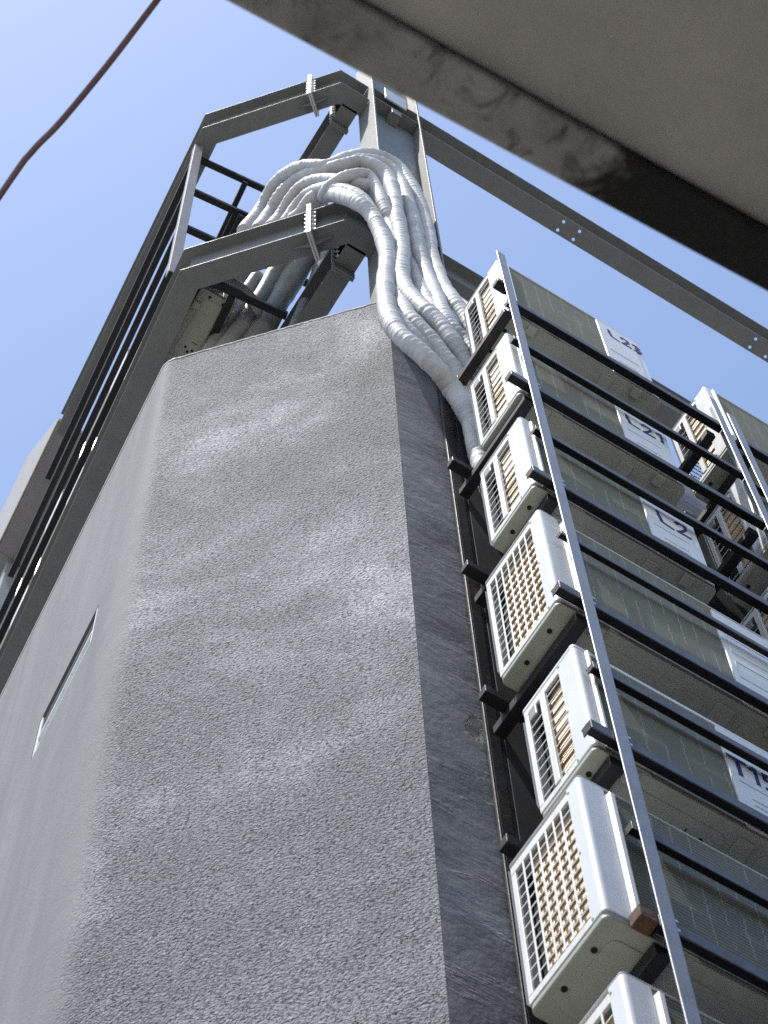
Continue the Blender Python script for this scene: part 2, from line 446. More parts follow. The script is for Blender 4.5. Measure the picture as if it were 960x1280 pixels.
for zz in (12.385, 0):
    row = []
    for i, (q, gr) in enumerate(plan_path(.1)):
        nrm = Vector((.74, .67)) if i < 15 else Vector((.98, -.05)).normalized()
        q2 = q + nrm * .11
        if i == 0: q2 = Vector((A_.x - .02, A_.y + .12))
        row.append(bm.verts.new((q2.x, q2.y, zz))); grain.append(gr)
    ins.append(row)
allrows = rows + ins
for a, b in zip(allrows, allrows[1:]):
    for i in range(len(a) - 1): bm.faces.new((a[i], a[i + 1], b[i + 1], b[i]))
for i in range(len(rows[0]) - 1): bm.faces.new((rows[0][i], ins[1][i], ins[1][i + 1], rows[0][i + 1]))
for k in (0, -1): bm.faces.new([r[k] for r in allrows])
m = MB.__new__(MB); m.bm = bm
wall = m.build('corner_wall', 'render', bld)
at = wall.data.attributes.new('grain', 'FLOAT', 'POINT')
at.data.foreach_set('value', grain)
# slit window in the side face
def side(y, z, off=0.):
    k = (y - B_.y) / uL.y; q = B_ + uL * k; nn = Vector((-uL.y, uL.x)); return Vector((q.x + nn.x * off, q.y + nn.y * off, z))
cx = side(4.24, 9.985); ux3 = Vector((uL.x, uL.y, 0)); un3 = Vector((-uL.y, uL.x, 0)); uz = Vector((0, 0, 1))
cm = MB(); cm.obox(cx, ux3, un3, uz, .305, .3, .17); cutter = cm.build('cut', 'hole')
cut(wall, [cutter])
f = MB(); f.obox(cx - uz * .02 - un3 * .034, ux3, un3, uz, .303, .010, .146)
wf = MB()
for s in (-1, 1): wf.obox(cx + ux3 * (.290 * s) - un3 * .018, ux3, un3, uz, .014, .016, .169)
wf.obox(cx - uz * .155 - un3 * .018, ux3, un3, uz, .275, .016, .013)
wf.obox(cx - uz * .025 - un3 * .018, ux3, un3, uz, .275, .016, .010)
wf = wf.build('window', 'winframe', bld, .003)
f.bm.free()
f = MB(); f.obox(cx - uz * .090 - un3 * .022, ux3, un3, uz, .275, .003, .053); f.build('pane', 'glass', wf)
f = MB(); f.obox(cx + uz * .075 - un3 * .022, ux3, un3, uz, .275, .012, .089); f.build('head_panel', 'hole', wf)
# trowelled face running behind the condenser stack
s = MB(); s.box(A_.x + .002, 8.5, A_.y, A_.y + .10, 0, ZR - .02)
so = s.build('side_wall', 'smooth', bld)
# pale plaster edge along the top
cp = MB()
top = plan_path(.1); poly = [(q.x, q.y) for q, _ in top]
def offs(i, d):
    nrm = Vector((-.74, -.67)) if i < 15 else Vector((-.98, .09)).normalized()
    q = top[i][0] + nrm * d; return (q.x, q.y)
bm = bmesh.new(); rws = []
fine = []
for i in range(len(top) - 1):
    n_ = 5 if (i < 14 or i > 22) else 1
    for k in range(n_): fine.append((i, k / n_))
fine.append((len(top) - 1, 0))
rr = random.Random(11)
for i, t in fine:
    def mixp(d):
        a = Vector(offs(i, d))
        if t: a = a.lerp(Vector(offs(i + 1, d)), t)
        return a
    j = rr.random() * .012; j2 = rr.random() * .0012
    prof = [(.0030, ZR - .050 - j), (.0035 + j2, ZR - .044 - j), (-.0125, ZR + .004 - j * .3), (-.11, ZR + .004), (-.11, ZR - .03)]
    rws.append([bm.verts.new((*mixp(d), z)) for d, z in prof])
for a, b in zip(rws, rws[1:]):
    for k in range(5): bm.faces.new((a[k], b[k], b[(k + 1) % 5], a[(k + 1) % 5]))
bm.faces.new(rws[0]); bm.faces.new(rws[-1][::-1])
m = MB.__new__(MB); m.bm = bm; m.build('coping', 'coping', bld, smooth=False)
rf = MB(); rf.prism([(2.2, 2.9), (8.4, 2.9), (8.4, 10), (2.0, 10), (1.5, 3.7)], 11.3, 11.45); rf.build('roof', 'neigh_dark', bld)

# ------------------------------------------------------------------ steel frame on the roof
fr = thing('steel_frame', 'grey steel roof frame of a tall column with two levels of bent I-beams', 'steel frame', (2.39, 3.0, 11.45))
FL = Vector((2.39, 3.0, 11.45))
def fbuild(mb, name, mat, parent=None, bevel=.0025):
    o = mb.build(name, mat, parent or fr, bevel)
    if parent is None: 
        for v in o.data.vertices: v.co -= FL
    return o
CT = 19.2; HB = .43
c = MB()
for x in (2.19, 2.578): c.box(x, x + .014, 2.90, 3.10, 11.45, CT)
c.box(2.204, 2.578, 2.995, 3.005, 11.45, CT)
fbuild(c, 'column', 'steel', bevel=.002)
for z in (14.20, 14.63, 17.73, 18.02):
    s = MB(); s.box(2.205, 2.577, 2.905, 2.994, z, z + .012); fbuild(s, 'stiffener', 'steel')
s = MB(); s.box(2.29, 2.47, 2.885, 2.899, 17.85, 18.15); fbuild(s, 'gusset_plate', 'plate')
s = MB(); s.box(2.35, 2.43, 2.905, 2.994, 17.60, 17.725); fbuild(s, 'clip_angle', 'steel')

def sweep_I(path, zb, h, w, tf=.010, tw=.007):
    """I-section along a plan polyline, mitred at the bends"""
    P = [Vector(p) for p in path]; dirs = [(b - a).normalized() for a, b in zip(P, P[1:])]
    prof = [(-w / 2, 0), (w / 2, 0), (w / 2, tf), (tw / 2, tf), (tw / 2, h - tf), (w / 2, h - tf), (w / 2, h), (-w / 2, h), (-w / 2, h - tf), (-tw / 2, h - tf), (-tw / 2, tf), (-w / 2, tf)]
    m = MB(); rings = []
    for i, p in enumerate(P):
        if i == 0: n = Vector((-dirs[0].y, dirs[0].x)); k = 1
        elif i == len(P) - 1: n = Vector((-dirs[-1].y, dirs[-1].x)); k = 1
        else:
            d = (dirs[i - 1] + dirs[i]).normalized(); n = Vector((-d.y, d.x)); k = 1 / d.dot(dirs[i])
        rings.append([m.bm.verts.new((p.x + n.x * o * k, p.y + n.y * o * k, zb + z)) for o, z in prof])
    q = len(prof)
    for a, b in zip(rings, rings[1:]):
        for i in range(q): m.bm.faces.new((a[i], a[(i + 1) % q], b[(i + 1) % q], b[i]))
    m.bm.faces.new(rings[0][::-1]); m.bm.faces.new(rings[-1])
    return m
def bolts(plate, c, ax, up, dn, nu, su, sv):
    """two columns of hexagon bolts through a plate; ax is the plate's normal"""
    for a in (-1, 1):
        for k in range(nu):
            p = Vector(c) + Vector(ax) * 0 + Vector(dn) * (a * sv) + Vector(up) * ((k - (nu - 1) / 2) * su)
            mb = MB(); mb.cyl(p - Vector(ax) * .034 - FL, p + Vector(ax) * .034 - FL, .011, 6)
            mb.cyl(p - Vector(ax) * .022 - FL, p + Vector(ax) * .022 - FL, .018, 6); mb.build('bolt', 'bolt', plate)
def ring_beam(zb, w, O1, O2, O3, hole_px=None):
    # O1 bend near the column, O2 bend at the far corner, O3 far end (outer face line) -> centre line
    O1, O2, O3 = Vector(O1), Vector(O2), Vector(O3)
    d1 = Vector((-1, 0)); d2 = (O2 - O1).normalized(); d3 = (O3 - O2).normalized()
    def inn(d): return Vector((d.y, -d.x))
    def mit(O, da, db):
        d = (da + db).normalized(); return O + inn(d) * (w / 2 / d.dot(da))
    c1 = mit(O1, d1, d2); c2 = mit(O2, d2, d3); c3 = O3 + inn(d3) * (w / 2)
    path = [(2.188, c1.y), (c1.x, c1.y), (c2.x, c2.y), (c3.x, c3.y)]
    m = sweep_I(path, zb, HB, w)
    b = fbuild(m, 'ring_beam', 'steel')
    # bolted joint in the cut-corner length
    k = .20; pc = c1 + (c2 - c1).normalized() * k; d = (c2 - c1).normalized(); n = inn(d)
    pl = MB()
    for s_ in (-1, 1):
        pl.obox((pc.x + d.x * .0075 * s_, pc.y + d.y * .0075 * s_, zb + HB / 2 - .01), (d.x, d.y, 0), (n.x, n.y, 0), (0, 0, 1), .0065, w / 2 + .022, HB / 2 + .08)
    po = fbuild(pl, 'end_plate', 'plate')
    bolts(po, (pc.x, pc.y, zb + HB / 2), (d.x, d.y, 0), (0, 0, 1), (n.x, n.y, 0), 5, .085, w / 2 - .015)
    for s_ in (-1, 1):       # triangular stiffeners under the flange
        gs = MB(); q = pc + d * (.016 * s_)
        bm = gs.bm
        for th in (-.004, .004): pass
        a = [Vector((q.x + n.x * t, q.y + n.y * t, zb - .003)) for t in (-.004, .004)]
        e = [Vector((q.x + d.x * .11 * s_ + n.x * t, q.y + d.y * .11 * s_ + n.y * t, zb - .003)) for t in (-.004, .004)]
        l = [x + Vector((0, 0, -.07)) for x in a]
        v = [bm.verts.new(x) for x in a + e + l]
        bm.faces.new((v[0], v[2], v[4])); bm.faces.new((v[1], v[5], v[3])); bm.faces.new((v[0], v[1], v[3], v[2])); bm.faces.new((v[2], v[3], v[5], v[4])); bm.faces.new((v[4], v[5], v[1], v[0]))
        fbuild(gs, 'gusset', 'steel', bevel=0)
    return b
ub = ring_beam(17.74, .14, (1.949, 2.945), (1.274, 3.745), (1.50, 6.35))
lb = ring_beam(14.21, .14, (1.965, 2.945), (1.302, 3.71), (1.80, 8.2))
for zb in (17.74, 14.21):
    m = sweep_I([(2.594, 3.0), (9.5, 3.0)], zb, HB, .14); rb = fbuild(m, 'cross_beam', 'steel')
    if zb > 15:
        cs = []
        for x, y in ((3.867, 3.04), (4.004, 3.04), (3.87, 2.965), (4.01, 2.965), (5.60, 2.965), (5.60, 3.04), (5.744, 3.04)):
            p = Vector((x, y, 17.74)); d = (p - Vector((0, 0, 1.6))).normalized()
            cb = MB(); cb.cyl(p - d * .2, p + d * .7, .012, 12); cs.append(cb.build('cut', 'hole'))
        for md in list(rb.modifiers): rb.modifiers.remove(md)
        cut(rb, cs)
    m = sweep_I([(2.10, 3.235), (2.10, 8.5)], zb, HB, .13); fbuild(m, 'back_beam', 'steel')
    m = sweep_I([(2.10, 3.066), (2.10, 3.205)], zb, HB, .13); fbuild(m, 'beam_stub', 'steel')
    pl = MB(); pl.box(2.03, 2.17, 3.2055, 3.2195, zb - .08, zb + HB + .06); pl.box(2.03, 2.17, 3.2205, 3.2345, zb - .08, zb + HB + .06)
    po = fbuild(pl, 'end_plate', 'steel')
    bolts(po, (2.10, 3.22, zb + HB / 2), (0, 1, 0), (0, 0, 1), (1, 0, 0), 5, .085, .05)

# ------------------------------------------------------------------ wrapped pipes arching over the parapet

PIPE_A = [[1.598, 3.555, 15.1], [1.658, 3.5, 15.422], [1.671, 3.42, 15.553], [1.675, 3.3, 15.563], [1.698, 3.16, 15.426], [1.753, 3.04, 15.279], [1.836, 2.95, 15.167], [1.944, 2.89, 15.365], [2.075, 2.86, 15.617], [2.203, 2.85, 15.747], [2.309, 2.85, 15.701], [2.377, 2.84, 15.357], [2.421, 2.84, 15.032], [2.437, 2.83, 14.557], [2.421, 2.81, 13.963], [2.415, 2.78, 13.515], [2.399, 2.73, 13.076], [2.399, 2.67, 12.64], [2.458, 2.66, 12.411], [2.503, 2.65, 12.145]]
PIPE_E = [[1.735, 3.475, 15.2], [1.782, 3.42, 15.522], [1.768, 3.3, 15.573], [1.789, 3.18, 15.54], [1.839, 3.05, 15.389], [1.91, 2.93, 15.311], [2.007, 2.87, 15.389], [2.118, 2.84, 15.478], [2.212, 2.83, 15.477], [2.282, 2.83, 15.307], [2.308, 2.82, 14.952], [2.319, 2.81, 14.551], [2.317, 2.8, 14.147], [2.318, 2.79, 13.722], [2.329, 2.77, 13.354], [2.318, 2.71, 12.817], [2.31, 2.66, 12.302], [2.35, 2.65, 12.065], [2.413, 2.64, 11.946], [2.47, 2.63, 11.75]]
PIPE_B = [[1.658, 3.479, 15.0], [1.706, 3.42, 15.303], [1.714, 3.32, 15.36], [1.745, 3.2, 15.381], [1.8, 3.06, 15.246], [1.874, 2.92, 15.107], [1.985, 2.84, 15.184], [2.073, 2.8, 15.135], [2.155, 2.79, 15.019], [2.185, 2.785, 14.658], [2.183, 2.78, 14.204], [2.196, 2.78, 13.835], [2.187, 2.77, 13.479], [2.152, 2.75, 13.038], [2.129, 2.72, 12.664], [2.125, 2.67, 12.283], [2.163, 2.62, 11.997], [2.231, 2.6, 11.822], [2.293, 2.6, 11.659], [2.369, 2.62, 11.552], [2.416, 2.63, 11.393]]
PIPE_C = [[1.71, 3.413, 14.95], [1.748, 3.35, 15.097], [1.75, 3.24, 15.141], [1.774, 3.12, 15.124], [1.826, 2.99, 14.937], [1.913, 2.88, 14.699], [2.008, 2.83, 14.654], [2.084, 2.82, 14.627], [2.133, 2.82, 14.404], [2.161, 2.82, 14.085], [2.173, 2.81, 13.677], [2.167, 2.8, 13.262], [2.135, 2.76, 12.784], [2.104, 2.72, 12.356], [2.089, 2.67, 11.96], [2.127, 2.65, 11.787], [2.202, 2.64, 11.632], [2.272, 2.64, 11.478], [2.341, 2.65, 11.363], [2.375, 2.66, 11.089], [2.375, 2.66, 10.79], [2.384, 2.66, 10.519], [2.394, 2.65, 10.269], [2.414, 2.65, 10.038]]
PIPE_D = [[1.875, 3.219, 14.9], [1.919, 3.2, 15.103], [1.854, 3.0, 14.749], [1.868, 2.88, 14.647], [1.936, 2.81, 14.682], [2.013, 2.79, 14.734], [2.07, 2.79, 14.574], [2.106, 2.79, 14.293], [2.161, 2.81, 14.121], [2.241, 2.84, 14.03], [2.283, 2.84, 13.758], [2.292, 2.82, 13.416], [2.275, 2.77, 12.964], [2.274, 2.71, 12.531], [2.314, 2.69, 12.286], [2.366, 2.68, 12.094], [2.424, 2.68, 11.92]]
PIPE_S = [[1.795, 3.291, 14.88], [1.814, 3.21, 14.863], [1.821, 3.12, 14.883], [1.872, 3.03, 14.826], [1.892, 2.87, 14.305], [1.944, 2.79, 14.002], [2.019, 2.78, 13.847], [2.073, 2.78, 13.549], [2.086, 2.77, 13.182], [2.048, 2.75, 12.664], [2.0, 2.7, 12.107], [1.98, 2.65, 11.626], [2.012, 2.62, 11.357], [2.091, 2.6, 11.206], [2.182, 2.6, 11.095], [2.27, 2.63, 11.065], [2.325, 2.64, 10.972], [2.379, 2.65, 10.822], [2.413, 2.65, 10.62]]
PIPE_F = [[2.428, 2.84, 13.827], [2.47, 2.82, 13.571], [2.501, 2.8, 13.351], [2.52, 2.76, 13.091], [2.565, 2.72, 12.896]]
PIPE_G = [[1.685, 3.472, 15.1], [1.719, 3.38, 15.428], [1.729, 3.25, 15.413], [1.755, 3.1, 15.249], [1.826, 2.99, 15.145], [1.925, 2.91, 15.139], [2.028, 2.87, 15.295], [2.146, 2.85, 15.41], [2.258, 2.85, 15.441], [2.32, 2.85, 15.219], [2.35, 2.85, 14.839], [2.375, 2.84, 14.406], [2.392, 2.83, 13.968], [2.389, 2.8, 13.468], [2.384, 2.75, 12.924], [2.396, 2.71, 12.493], [2.478, 2.7, 12.318]]
PIPE_H = [[1.767, 3.339, 14.92], [1.785, 3.24, 15.027], [1.804, 3.14, 15.023], [1.833, 3.02, 14.844], [1.886, 2.91, 14.58], [1.96, 2.84, 14.378], [2.02, 2.82, 14.206], [2.053, 2.8, 13.89], [2.115, 2.81, 13.651], [2.145, 2.81, 13.326], [2.118, 2.79, 12.865], [2.058, 2.74, 12.297], [2.056, 2.7, 11.9], [2.108, 2.68, 11.715], [2.197, 2.67, 11.597], [2.282, 2.67, 11.478], [2.36, 2.67, 11.331]]
DUCT_I = [[2.131, 3.433, 15.4], [2.11, 3.522, 14.95], [2.084, 3.643, 14.55], [2.049, 3.811, 13.85], [2.059, 3.831, 12.0]]
DUCT_J = [[2.045, 3.485, 15.4], [1.978, 3.614, 14.9], [1.928, 3.778, 14.5], [1.856, 3.964, 13.8], [1.866, 3.984, 12.0]]
DUCT_K = [[1.901, 3.566, 15.1], [1.856, 3.705, 14.75], [1.803, 3.839, 14.4], [1.723, 4.036, 13.75], [1.733, 4.056, 12.0]]
DUCT_L = [[1.798, 3.712, 14.95], [1.762, 3.826, 14.7], [1.723, 3.945, 14.4], [1.648, 4.117, 13.7], [1.658, 4.137, 12.0]]
pipe_specs = [
 (PIPE_A, 0.0451, 'white wrapped pipe on the outer right of the bundle, arching highest against the column'),
 (PIPE_E, 0.0418, 'white wrapped pipe second from the right edge of the hanging bundle'),
 (PIPE_B, 0.0462, 'bright wrapped pipe on the front of the bundle, crossing its middle to the rack'),
 (PIPE_C, 0.0429, 'white wrapped pipe behind the front strands, reappearing beside the second air conditioner'),
 (PIPE_D, 0.0407, 'white wrapped pipe mostly hidden beneath the middle strands of the bundle'),
 (PIPE_S, 0.0462, 'white wrapped pipe on the outer left of the bundle, lowest over the bolted beam'),
 (PIPE_G, 0.0396, 'white wrapped pipe second strand in from the outer right, tucked behind it'),
 (PIPE_H, 0.0396, 'white wrapped pipe just inside the outer left strand of the bundle'),
 (PIPE_F, .026, 'thin pale pipe running from the column foot behind the top air conditioner'),
]
for k, (P, r0, lab) in enumerate(pipe_specs):
    r_ = random.Random(40 + k); pts = resample(catmull(P, 24), .0095)
    ph = r_.random(); turns = []
    s_ = 0; steps = []
    while s_ < 9: steps.append(s_); s_ += r_.uniform(.022, .05)
    import bisect
    amp = [r_.uniform(.3, 1.) for _ in steps]
    def rad(i, s, steps=steps, amp=amp, r0=r0, ph=ph):
        j = bisect.bisect_right(steps, s) - 1; L = (steps[j + 1] if j + 1 < len(steps) else steps[j] + .05) - steps[j]
        t = (s - steps[j]) / L
        return r0 * (1 + .045 * math.sin(s * 7 + ph * 6) + .03 * math.sin(s * 17 + ph * 9) + .14 * amp[j] * math.sin(PI * t) ** .6 - .06)
    o = tube('insulated_pipe', pts, rad, 'wrap', n=18)
    tag(o, lab, 'pipe', 'wrapped refrigerant pipes arching over the wall')

for k, (P, r0, lab) in enumerate((
 (DUCT_I, .045, 'narrow grey duct under the lower beam, closest to the column'),
 (DUCT_J, .075, 'widest grey duct slanting down under the lower bent beam'),
 (DUCT_K, .056, 'grey duct slanting behind the black bar under the lower beam'),
 (DUCT_L, .046, 'grey duct farthest from the column under the lower beam'))):
    pts = resample(catmull(P, 24), .02); r_ = random.Random(90 + k); ph = r_.random() * 6
    def rad(i, s, r0=r0, ph=ph): return r0 * (1 + .05 * math.sin(s * 5 + ph) + .04 * math.sin(s * 13 + ph * 2) + (.05 if (s * 2.3 + ph) % 1 < .12 else 0))
    tag(tube('insulated_duct', pts, rad, 'foil', n=18), lab, 'duct', 'grey wrapped ducts dropping behind the parapet')

# ------------------------------------------------------------------ outdoor air conditioners
GLYPH = {'L': [[(.02, 1), (.0, .55)], [(.02, .62), (.1, .08), (.62, .0)]],
         'T': [[(0, 1), (.72, .97)], [(.36, 1), (.34, .0)]],
         '1': [[(.05, .8), (.30, 1), (.26, 0)]],
         '2': [[(.05, .78), (.22, 1), (.5, .95), (.55, .68), (.3, .3), (.04, .02), (.66, .05)]],
         '3': [[(.05, .92), (.35, 1), (.52, .78), (.24, .54), (.55, .34), (.4, .03), (.04, .08)]],
         '5': [[(.62, 1), (.14, .96), (.1, .58), (.42, .62), (.58, .34), (.4, .04), (.05, .06)]]}
def write(parent, txt, x, z, hgt, y):
    """hand lettering in marker: flat strokes lying on the panel"""
    m = MB(); r_ = random.Random(hash(txt) % 97 if False else len(txt) * 13 + ord(txt[-1]))
    for ch in txt:
        for st in GLYPH[ch]:
            P = [Vector((x + p[0] * hgt * .85, y, z + p[1] * hgt + r_.uniform(-.003, .003))) for p in st]
            for a, b in zip(P, P[1:]):
                d = (b - a).normalized(); n = Vector((d.z, 0, -d.x)) * (.0085 * r_.uniform(.8, 1.15))
                e = d * .005
                v = []
                for yy in (y, y - .0012):
                    for q in (a - e - n, b + e - n, b + e + n, a - e + n): v.append(m.bm.verts.new((q.x, yy - r_.uniform(0, .0002), q.z)))
                for f in ((0, 1, 2, 3), (7, 6, 5, 4), (0, 4, 5, 1), (1, 5, 6, 2), (2, 6, 7, 3), (3, 7, 4, 0)): m.bm.faces.new([v[i] for i in f])
        x += hgt * (.72 if ch != '1' else .5)
    m.build('marker_writing', 'ink', parent)

def plan_round(x0, x1, y0, y1, r, n=6):
    P = []
    for cx_, cy_, a0 in ((x1 - r, y0 + r, -90), (x1 - r, y1 - r, 0), (x0 + r, y1 - r, 90), (x0 + r, y0 + r, 180)):
        for k in range(n + 1):
            a = R(a0 + 90 * k / n); P.append((cx_ + r * math.cos(a), cy_ + r * math.sin(a)))
    return P

def make_ac(kind, w, d, h, loc, label, group, rz=0., text=None, panel=.27, seed=0, open_end=False):
    """local frame: x along the coil face, y = 0 the coil face, y = d the fan face, x = 0 the grilled end"""
    t = thing('air_conditioner', label, 'air conditioner', loc, rz, group)
    big = kind == 'grid'
    cw = .085 if big else .042          # casing wrap onto the coil face
    lid = .020 if text and text[0] == 'T15' else .007
    cy = .058 if big else .088          # plain strip on the grilled end
    z0, z1 = .022, h
    # casing: top, fan face with round opening, closed end, rounded corner
    m = MB()
    m.prism(plan_round(0, w, 0, d, .015), h - lid, h)
    poly = plan_round(0, .2, 0, .2, .016)
    arc = [p for p in poly if p[0] <= .0161 and p[1] <= .0161]
    outer = [(0, cy)] + arc + [(cw, 0)]
    inner = [(cw, .012), (.03, .012), (.012, .03), (.012, cy)]
    m.prism(outer + inner, z0, h - lid - .0012)
    m.box(w - .012, w, .014, d - .012, z0, h - lid - .0012)
    m.box(w - .05, w - .0125, 0.001, .012, z0, h - lid - .0012)
    # fan face
    cxf, czf, rf_ = w * .42, h * .52, min(h, w) * .40
    bm = m.bm; n = 40
    for yy, flip in ((d, 0), (d - .010, 1)):
        ci = [bm.verts.new((cxf + rf_ * math.cos(2 * PI * k / n), yy, czf + rf_ * math.sin(2 * PI * k / n))) for k in range(n)]
        ou = []
        for k in range(n):
            a = 2 * PI * k / n; ca, sa = math.cos(a), math.sin(a)
            tx = ((w - .002 - cxf) if ca > 0 else (cxf - .002)) / max(abs(ca), 1e-6); tz = ((h - lid - .0012 - czf) if sa > 0 else (czf - z0)) / max(abs(sa), 1e-6)
            tt = min(tx, tz); ou.append(bm.verts.new((cxf + ca * tt, yy, czf + sa * tt)))
        for k in range(n): bm.faces.new((ci[k], ci[(k + 1) % n], ou[(k + 1) % n], ou[k]))
        if flip:
            for k in range(n): bm.faces.new((ci[k], ci[(k + 1) % n], cprev[(k + 1) % n], cprev[k]))
        cprev = ci
    m.build('casing', 'white', t, .004, 2)
    # base pan with pressed ribs
    m = MB(); m.prism(plan_round(.003, w - .003, .003, d - .003, .022), -.002, .0215)
    m.build('base_pan', 'pan', t, .004, 2)
    for q in ((plan_round(.05, w * .60, .05, d - .05, .03), -.006), (plan_round(w * .63, w * .70, .03, d - .03, .006), -.012), (plan_round(w * .74, w - .04, .04, d - .04, .03), -.006)):
        m = MB(); m.prism(q[0], q[1], -.0022); m.build('pressed_rib', 'pan', t, .003, 2)
    for hx, hy in ((w * .52, d * .35), (w * .545, d * .45), (w * .515, d * .55), (w * .80, d * .4), (w * .86, d * .68), (.035, d * .30), (.035, d * .68)):
        m = MB(); m.cyl((hx, hy, -.0072), (hx, hy, -.001), .0085, 14); m.build('drain_hole', 'hole', t)
    m = MB(); m.box(w * .45, w * .455, d * .3, d * .48, -.0072, -.0022); m.build('drain_slot', 'hole', t)
    for fx in (.16, .84):
        for fy in (.004, d - .05):
            m = MB(); m.box(w * fx - .022, w * fx + .022, fy, fy + .046, -.0245, -.0125); m.build('foot', 'pan', t, .003)
    # coil behind its guard on the face towards the street
    xp = w - panel
    m = MB(); m.box(cw + .001, xp - .001, .004, .030, .03, h - lid - .004)
    m.build('coil', 'coil_big' if big else 'coil', t)
    # bright bezel along the coil's edge
    bz = .020 if big else .014; pr = .016 if big else .010
    m = MB(); v = m.bm
    prof = [(cw + .0005, .004), (cw + .004, -pr), (cw + bz, -pr), (cw + bz + .012, .003)]
    za, zb = (.055, h - .04) if big else (.035, h - .02)
    a = [v.verts.new((x, y, za)) for x, y in prof]; b = [v.verts.new((x, y, zb)) for x, y in prof]
    v.faces.new(a); v.faces.new(b[::-1])
    for i in range(4): v.faces.new((a[i], a[(i + 1) % 4], b[(i + 1) % 4], b[i]))
    m.build('bezel', 'white_strip', t, .002)
    # service panel
    m = MB(); m.box(xp, w - .051, -.003, .010, z0 + .002, h - .026)
    sp = m.build('service_panel', 'white', t, .004, 2)
    m = MB()
    x0, x1 = xp + .025, w - .075
    if kind == 'grid':
        for q0, q1, r0, r1 in ((x0, x1, h * .30, h * .46), (x0, x1, h * .55, h * .72)):
            for bx in ((q0, q1, r0, r0 + .004), (q0, q1, r1 - .004, r1), (q0, q0 + .004, r0 + .005, r1 - .005), (q1 - .004, q1, r0 + .005, r1 - .005)):
                m.box(bx[0], bx[1], -.0055, -.0031, bx[2], bx[3])
            if r0 < h * .4: m.build('pressed_frame', 'white', sp, .001, 1); m = MB()
    else:
        for k in range(4): m.box(x0 + .03, x1 - .02, -.0055, -.0031, h * .17 + k * .035, h * .17 + k * .035 + .005)
        m.box(x0, x1, -.0055, -.0031, h * .46, h * .47)
    m.build('pressed_line', 'white', sp, .001, 1)
    if text: write(sp, text[0], xp + text[1], text[2], text[3], -.0033)
    # side grille on the end
    m = MB(); X0, X1 = .001, .011
    y0g, y1g, zg0, zg1 = cy + .0005, d - .0105, z0 + .002, h - .024
    m.box(X0, X1, y0g, y1g, zg0, zg0 + .030); m.box(X0, X1, y0g, y1g, zg1 - .036, zg1)
    m.box(X0, X1, y1g - .020, y1g, zg0 + .031, zg1 - .037)
    if not big:
        ym = y0g + (y1g - y0g) * .47
        m.box(X0 - .004, X1, ym - .013, ym + .013, zg0 + .0305, zg1 - .0365)
        nb = 10
        for k in range(nb):
            z = zg0 + .031 + (zg1 - zg0 - .068) * (k + .6) / (nb + .3)
            m.box(X0 + .002, X0 + .005, y0g, ym - .0135, z - .003, z + .003)
            if k < nb - 1: m.box(X0 + .002, X0 + .005, ym + .0135, y1g - .0205, z - .003, z + .003)
    else:
        nc, nr = 7, 12
        for k in range(1, nc): 
            y = y0g + (y1g - .020 - y0g) * k / nc
            m.box(X0 - .001, X0 + .004, y - .0036, y + .0036, zg0 + .0305, zg1 - .0365)
        for k in range(1, nr):
            z = zg0 + .030 + (zg1 - zg0 - .066) * k / nr
            m.box(X0 + .0005, X0 + .0035, y0g, y1g - .0205, z - .0032, z + .0032)
    m.build('side_grille', 'grille', t, .0015, 1)
    if not big:
        m = MB(); m.box(-.006, .004, ym + .03, y1g - .028, zg1 - .105, zg1 - .040); m.build('handle_clip', 'clip', t, .006, 2)
    # brown fins behind the grille, dark hollow beyond them
    yc = cy + (d - cy) * (.60 if not big else .74)
    m = MB(); m.box(.028, .05, .032, yc, .04, h - .05)
    n_ = 9 if not big else 12
    for k in range(n_):                  # folded rows standing proud
        z = .05 + (h - .11) * k / n_
        m.box(.0225, .0275, .04, yc - .004, z, z + (h - .11) / n_ * .55)
    m.build('side_coil', 'tan', t, .002, 1)
    m = MB(); m.box(.052, w * .45, d * .72, d - .03, .03, .032); m.box(xp - .004, xp, .032, d - .02, .03, h - .03)
    m.build('inner_plate', 'fan', t)
    if not open_end:
        m = MB(); m.box(.056, .059, yc + .002, d - .012, .03, h - .03); m.build('hollow_shade', 'hole', t)  # added dark sheet paints the shade of the hollow beyond the fins
    m = MB(); m.cyl((cxf, d - .09, czf), (cxf, d - .03, czf), .05, 16)
    for k in range(3):
        a = 2 * PI * k / 3 + .4; c_, s_ = math.cos(a), math.sin(a)
        m.obox((cxf + c_ * rf_ * .52, d - .06, czf + s_ * rf_ * .52), (c_, 0, s_), Vector((-s_ * .5, .86, c_ * .5)), Vector((-s_ * .86, -.5, c_ * .86)), rf_ * .40, .003, rf_ * .22)
    m.build('fan', 'fan', t)
    m = MB()
    for k in range(9):
        z = czf + rf_ * (-.8 + .2 * k); hw = math.sqrt(max(0, rf_ ** 2 - (z - czf) ** 2))
        m.box(cxf - hw, cxf + hw, d + .0005, d + .005, z - .003, z + .003)
    m.build('fan_guard', 'grille', t)
    # screws along the corner
    for z in (.035, h * .5, h - .035):
        m = MB(); m.cyl((-.0015, cy - .008, z), (.001, cy - .008, z), .0045, 8); m.build('screw', 'clip', t)
    return t

